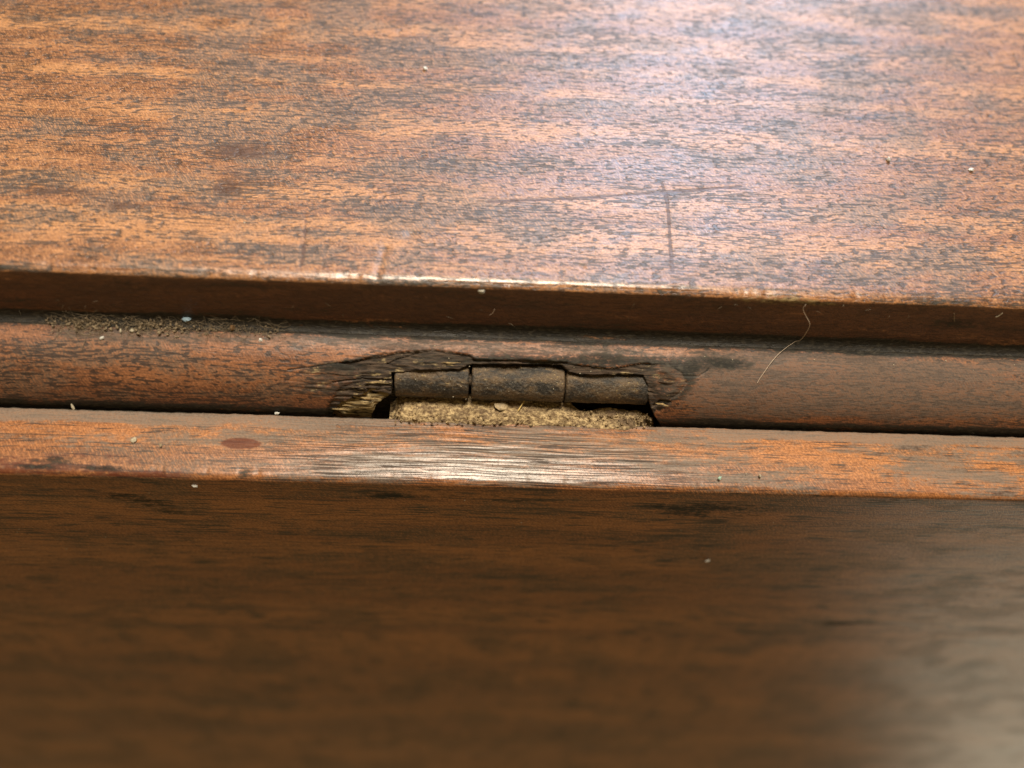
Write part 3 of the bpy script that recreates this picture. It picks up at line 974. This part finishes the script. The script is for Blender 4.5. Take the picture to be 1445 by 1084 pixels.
for i in range(620):
    cl = random.choice([(70, 120), (110, 150), (165, 215), (200, 265), (270, 330), (320, 400), (75, 400)])
    px = random.uniform(*cl); py = dusty_y(px) + random.gauss(2, 8)
    py = min(max(py, dusty_y(px) - 13), dusty_y(px) + 22)
    p = p_rnd(px, max(py, dusty_y(px) - 2), 0.15 + abs(random.gauss(0, 0.32)))
    if py < dusty_y(px) - 3:
        p = p_fil(px, py, 0.2 + random.random() * 0.3)
    a = random.uniform(0, 6.28); ln = random.uniform(0.8, 2.6); pts = [p]
    d = np.array([math.cos(a), -abs(math.sin(a)) * .5 , math.sin(a) * 0.6])
    for s in range(5):
        d = d + np.array([random.gauss(0, .28), random.gauss(0, .2), random.gauss(0, .22)]); d /= np.linalg.norm(d)
        q = pts[-1] + d * ln / 5
        q[1] = min(q[1], -0.15)
        s_here = math.hypot(q[1], q[2] + F + RO)
        if s_here < RO + 0.1:
            q[1:] = q[1:] * 0 + (np.array([0, -F - RO]) + (np.array([q[1], q[2] + F + RO]) / s_here * (RO + 0.12)))
        pts.append(q)
    fl.tube(pts, random.uniform(0.010, 0.024), 4)
for i in range(260):
    px = random.choice([random.uniform(75, 400), random.gauss(130, 25), random.gauss(225, 25)])
    px = min(max(px, 60), 410)
    p = p_rnd(px, dusty_y(px) + random.gauss(4, 5), random.uniform(0.05, 0.45))
    fl.crumb(p, random.uniform(0.06, 0.26), (1.3, .8, .7), 0.45, 5, 3)
lint = fl.build("lint", M_LINT)
tag(lint, "grey-brown fluff and crumbs gathered in the dark corner below the table top", "lint", kind="stuff")

# scattered dust specks everywhere
sp = Bits()
for i in range(110):
    px, py = random.uniform(0, 1445), random.uniform(0, 385)
    p = p_top(px, py, 0.02); sp.crumb(p, random.uniform(0.03, 0.10), (1.2, 1, .6), .3, 5, 3)
for i in range(36):
    px = random.uniform(420, 1440); py = 462 + px * 0.034 + random.gauss(2, 6)
    sp.crumb(p_rnd(px, py + 6, 0.03), random.uniform(0.03, 0.10), (1.4, 1, .6), .3, 5, 3)
for i in range(46):
    px = random.uniform(0, 1440); py = random.uniform(577, 660) + px * 0.028
    sp.crumb(p_edge(px, py, 0.02), random.uniform(0.03, 0.09), (1.2, 1, .6), .3, 5, 3)
for i in range(26):
    px = random.uniform(0, 1440); py = random.uniform(685, 830) + px * 0.026
    sp.crumb(p_face(px, py, 0.02), random.uniform(0.03, 0.10), (1.2, 1, .6), .3, 5, 3)
for i in range(30):
    px = random.uniform(560, 960); sp.crumb(p_rnd(px, random.uniform(500, 566), -0.3), random.uniform(0.03, 0.09), (1.2, 1, .7), .3, 5, 3)
for i in range(60):
    z_ = random.random()
    p = p_top(random.uniform(0, 1445), random.uniform(60, 385), 0.05) if z_ < 0.35 else p_edge(random.uniform(0, 1445), random.uniform(600, 650), 0.05) if z_ < 0.6 else p_fil(random.uniform(0, 1445), random.uniform(420, 455), 0.15)
    a = random.uniform(0, 6.28); d = np.array([math.cos(a), 0.4 * math.sin(a), 0.0]) if z_ < 0.6 else np.array([math.cos(a), -0.1, math.sin(a)])
    ln = random.uniform(0.4, 1.3); b_ = np.array([random.gauss(0, .12), 0, 0.05])
    sp.tube([p, p + d * ln * 0.5 + b_, p + d * ln], 0.014, 4)
so = sp.build("dust_specks", M_PALE)
tag(so, "tiny pale dust specks scattered over the whole table surface", "dust", kind="stuff")

# the long hair hanging over the moulding
hb = Bits()
raw_pts = [p_fil(1137, 428, 0.2), p_fil(1132.5, 433, 0.35), p_fil(1136, 441, 0.5), p_fil(1141, 450, 0.9), p_fil(1135, 462, 1.0), p_fil(1128, 474, 0.7),
           p_rnd(1119, 486, 0.5), p_rnd(1101, 498, 0.35), p_rnd(1088, 511, 0.4), p_rnd(1077, 526, 0.3), p_rnd(1071, 535, 0.2), p_rnd(1068, 541, 0.1)]


def smooth_path(pts, k=8):
    pts = [np.array(p) for p in pts]; out = []
    for i in range(len(pts) - 1):
        p0 = pts[max(i - 1, 0)]; p1 = pts[i]; p2 = pts[i + 1]; p3 = pts[min(i + 2, len(pts) - 1)]
        for j in range(k):
            t = j / k
            out.append(0.5 * (2 * p1 + (p2 - p0) * t + (2 * p0 - 5 * p1 + 4 * p2 - p3) * t * t + (3 * p1 - p0 - 3 * p2 + p3) * t ** 3))
    out.append(pts[-1])
    return out


hb.tube(smooth_path(raw_pts), 0.037, 6)
tag(hb.build("hair", M_HAIR), "long fair hair hanging across the rounded edge at right", "hair")


def strand(name, pts, r, mat, label, cat, group=None):
    b = Bits(); b.tube(smooth_path(pts, 5), r, 6)
    return tag(b.build(name, mat), label, cat, group)


def chip(name, p, rad, squash, mat, label, cat="crumb", group=None):
    b = Bits(); b.crumb(p, rad, squash, 0.3, 7, 5)
    return tag(b.build(name, mat, smooth=False), label, cat, group)


strand("short_fibre", [p_fil(698, 434, .25), p_fil(695, 439, .35), p_fil(690.5, 442.5, .25)], 0.035, M_HAIR,
       "short curved pale fibre on the dark step left of centre", "fibre")
strand("short_fibre", [p_fil(1346, 440, .2), p_fil(1345.5, 446, .3), p_fil(1346, 453, .2)], 0.04, M_LINT,
       "short upright brown fibre on the dark step at right", "fibre")
strand("short_fibre", [p_fil(1414, 439, .3), p_fil(1409, 443, .3), p_fil(1404, 446, .2)], 0.055, M_PALE,
       "short slanting pale fibre near the right end of the dark step", "fibre")
strand("pale_sliver", [p_rnd(1347, 494, .15), p_rnd(1355, 493, .2), p_rnd(1363, 490, .2)], 0.10, M_PALE,
       "pale sliver lying in the dark corner right of the hair", "sliver")
strand("straw_sliver", [p_edge(730, 587, 1.25), p_edge(735, 580, 1.5), p_edge(741, 572, 1.9)], 0.09, M_STRAW,
       "yellow straw sliver stuck in packed dust under the hinge", "sliver")
chip("tan_flake", p_edge(706, 580, 1.35), 0.72, (1.3, .9, .3), M_HUSK, "pale oval flake beside the straw sliver under the hinge", "flake")
chip("tan_flake", p_rnd(329, 465, 0.5), 0.42, (1.2, 1, .4), M_TAN, "tan triangular flake in the grey fluff near its right end", "flake")
chip("blue_flake", p_rnd(265, 455, 0.75), 0.40, (1.3, 1, .7), M_BLUE, "shiny blue-white flake in the middle of the grey fluff", "flake")
chip("white_crumb", p_rnd(368, 480, 0.10), 0.24, (1, 1, .8), M_WHITE, "white crumb just below the right end of the fluff")
chip("white_crumb", p_rnd(144.5, 477.5, 0.12), 0.22, (1.3, 1, .8), M_WHITE, "white square crumb just below the left part of the fluff")
chip("pale_crumb", p_rnd(187, 467.5, 0.25), 0.27, (1, 1, .9), M_PALE, "round pale crumb on the lower rim of the fluff")
chip("pale_crumb", p_rnd(171, 467.5, 0.22), 0.30, (1.3, .4, .4), M_PALE, "narrow oblong pale crumb left of a round one in the fluff")
chip("pale_crumb", p_edge(188, 622, 0.12), 0.42, (1.1, .8, .5), M_PALE, "large cream crumb on the leaf edge at far left")
chip("pale_crumb", p_edge(227, 629, 0.10), 0.30, (.5, 1, .5), M_LINT, "brown crumb right of the large cream one on the leaf edge")
chip("pale_crumb", p_edge(103, 575, 0.15), 0.40, (1.5, .45, .4), M_PALE, "long pale chip at the joint line at far left")
chip("white_crumb", p_edge(391, 584, 0.15), 0.30, (1.2, .8, .6), M_WHITE, "white crumb at the joint line left of the broken gap")
chip("white_crumb", p_top(1253, 227, 0.16), 0.42, (1, .9, .6), M_WHITE, "larger white crumb on the table top at right, left of another")
chip("white_crumb", p_top(1370, 241, 0.16), 0.38, (1, .9, .6), M_WHITE, "white crumb on the table top close to the right end")
chip("white_crumb", p_top(600, 98, 0.16), 0.42, (.8, 1, .6), M_WHITE, "white crumb on the table top left of centre near its back")
chip("pale_crumb", p_face(275, 685, 0.10), 0.34, (1.4, .5, .5), M_WHITE, "small white chip high on the dark leaf face at left")
chip("pale_crumb", p_face(998, 790, 0.10), 0.42, (.9, .5, 1), M_WHITE, "blurred white speck on the dark leaf face right of centre")
chip("green_crumb", p_edge(1015, 675, 0.10), 0.26, (1.1, .9, .5), M_TEAL, "pale green crumb on the outer rim of the leaf edge")
chip("pale_crumb", p_edge(1072, 672, 0.10), 0.24, (1.1, .9, .5), M_PALE, "cream crumb right of the pale green one on the leaf edge")

# curled cream shaving hanging on the step
cb = Bits()
c0 = p_fil(680, 409, 0.35)
for k_, (dx, dz, w) in enumerate([(-0.05, 0.16, 0.36), (0.02, -0.16, 0.30)]):
    pts = [c0 + np.array([dx + w * math.cos(t), -0.12 * math.sin(t * 1.3), dz + 0.14 * math.sin(t) + 0.12 * math.cos(t)]) for t in np.linspace(0.2, 3.6, 8)]
    cb.tube(pts, 0.12, 6)
tag(cb.build("curled_shaving", M_PALE), "tiny curled cream shaving caught just below the table top arris", "shaving")
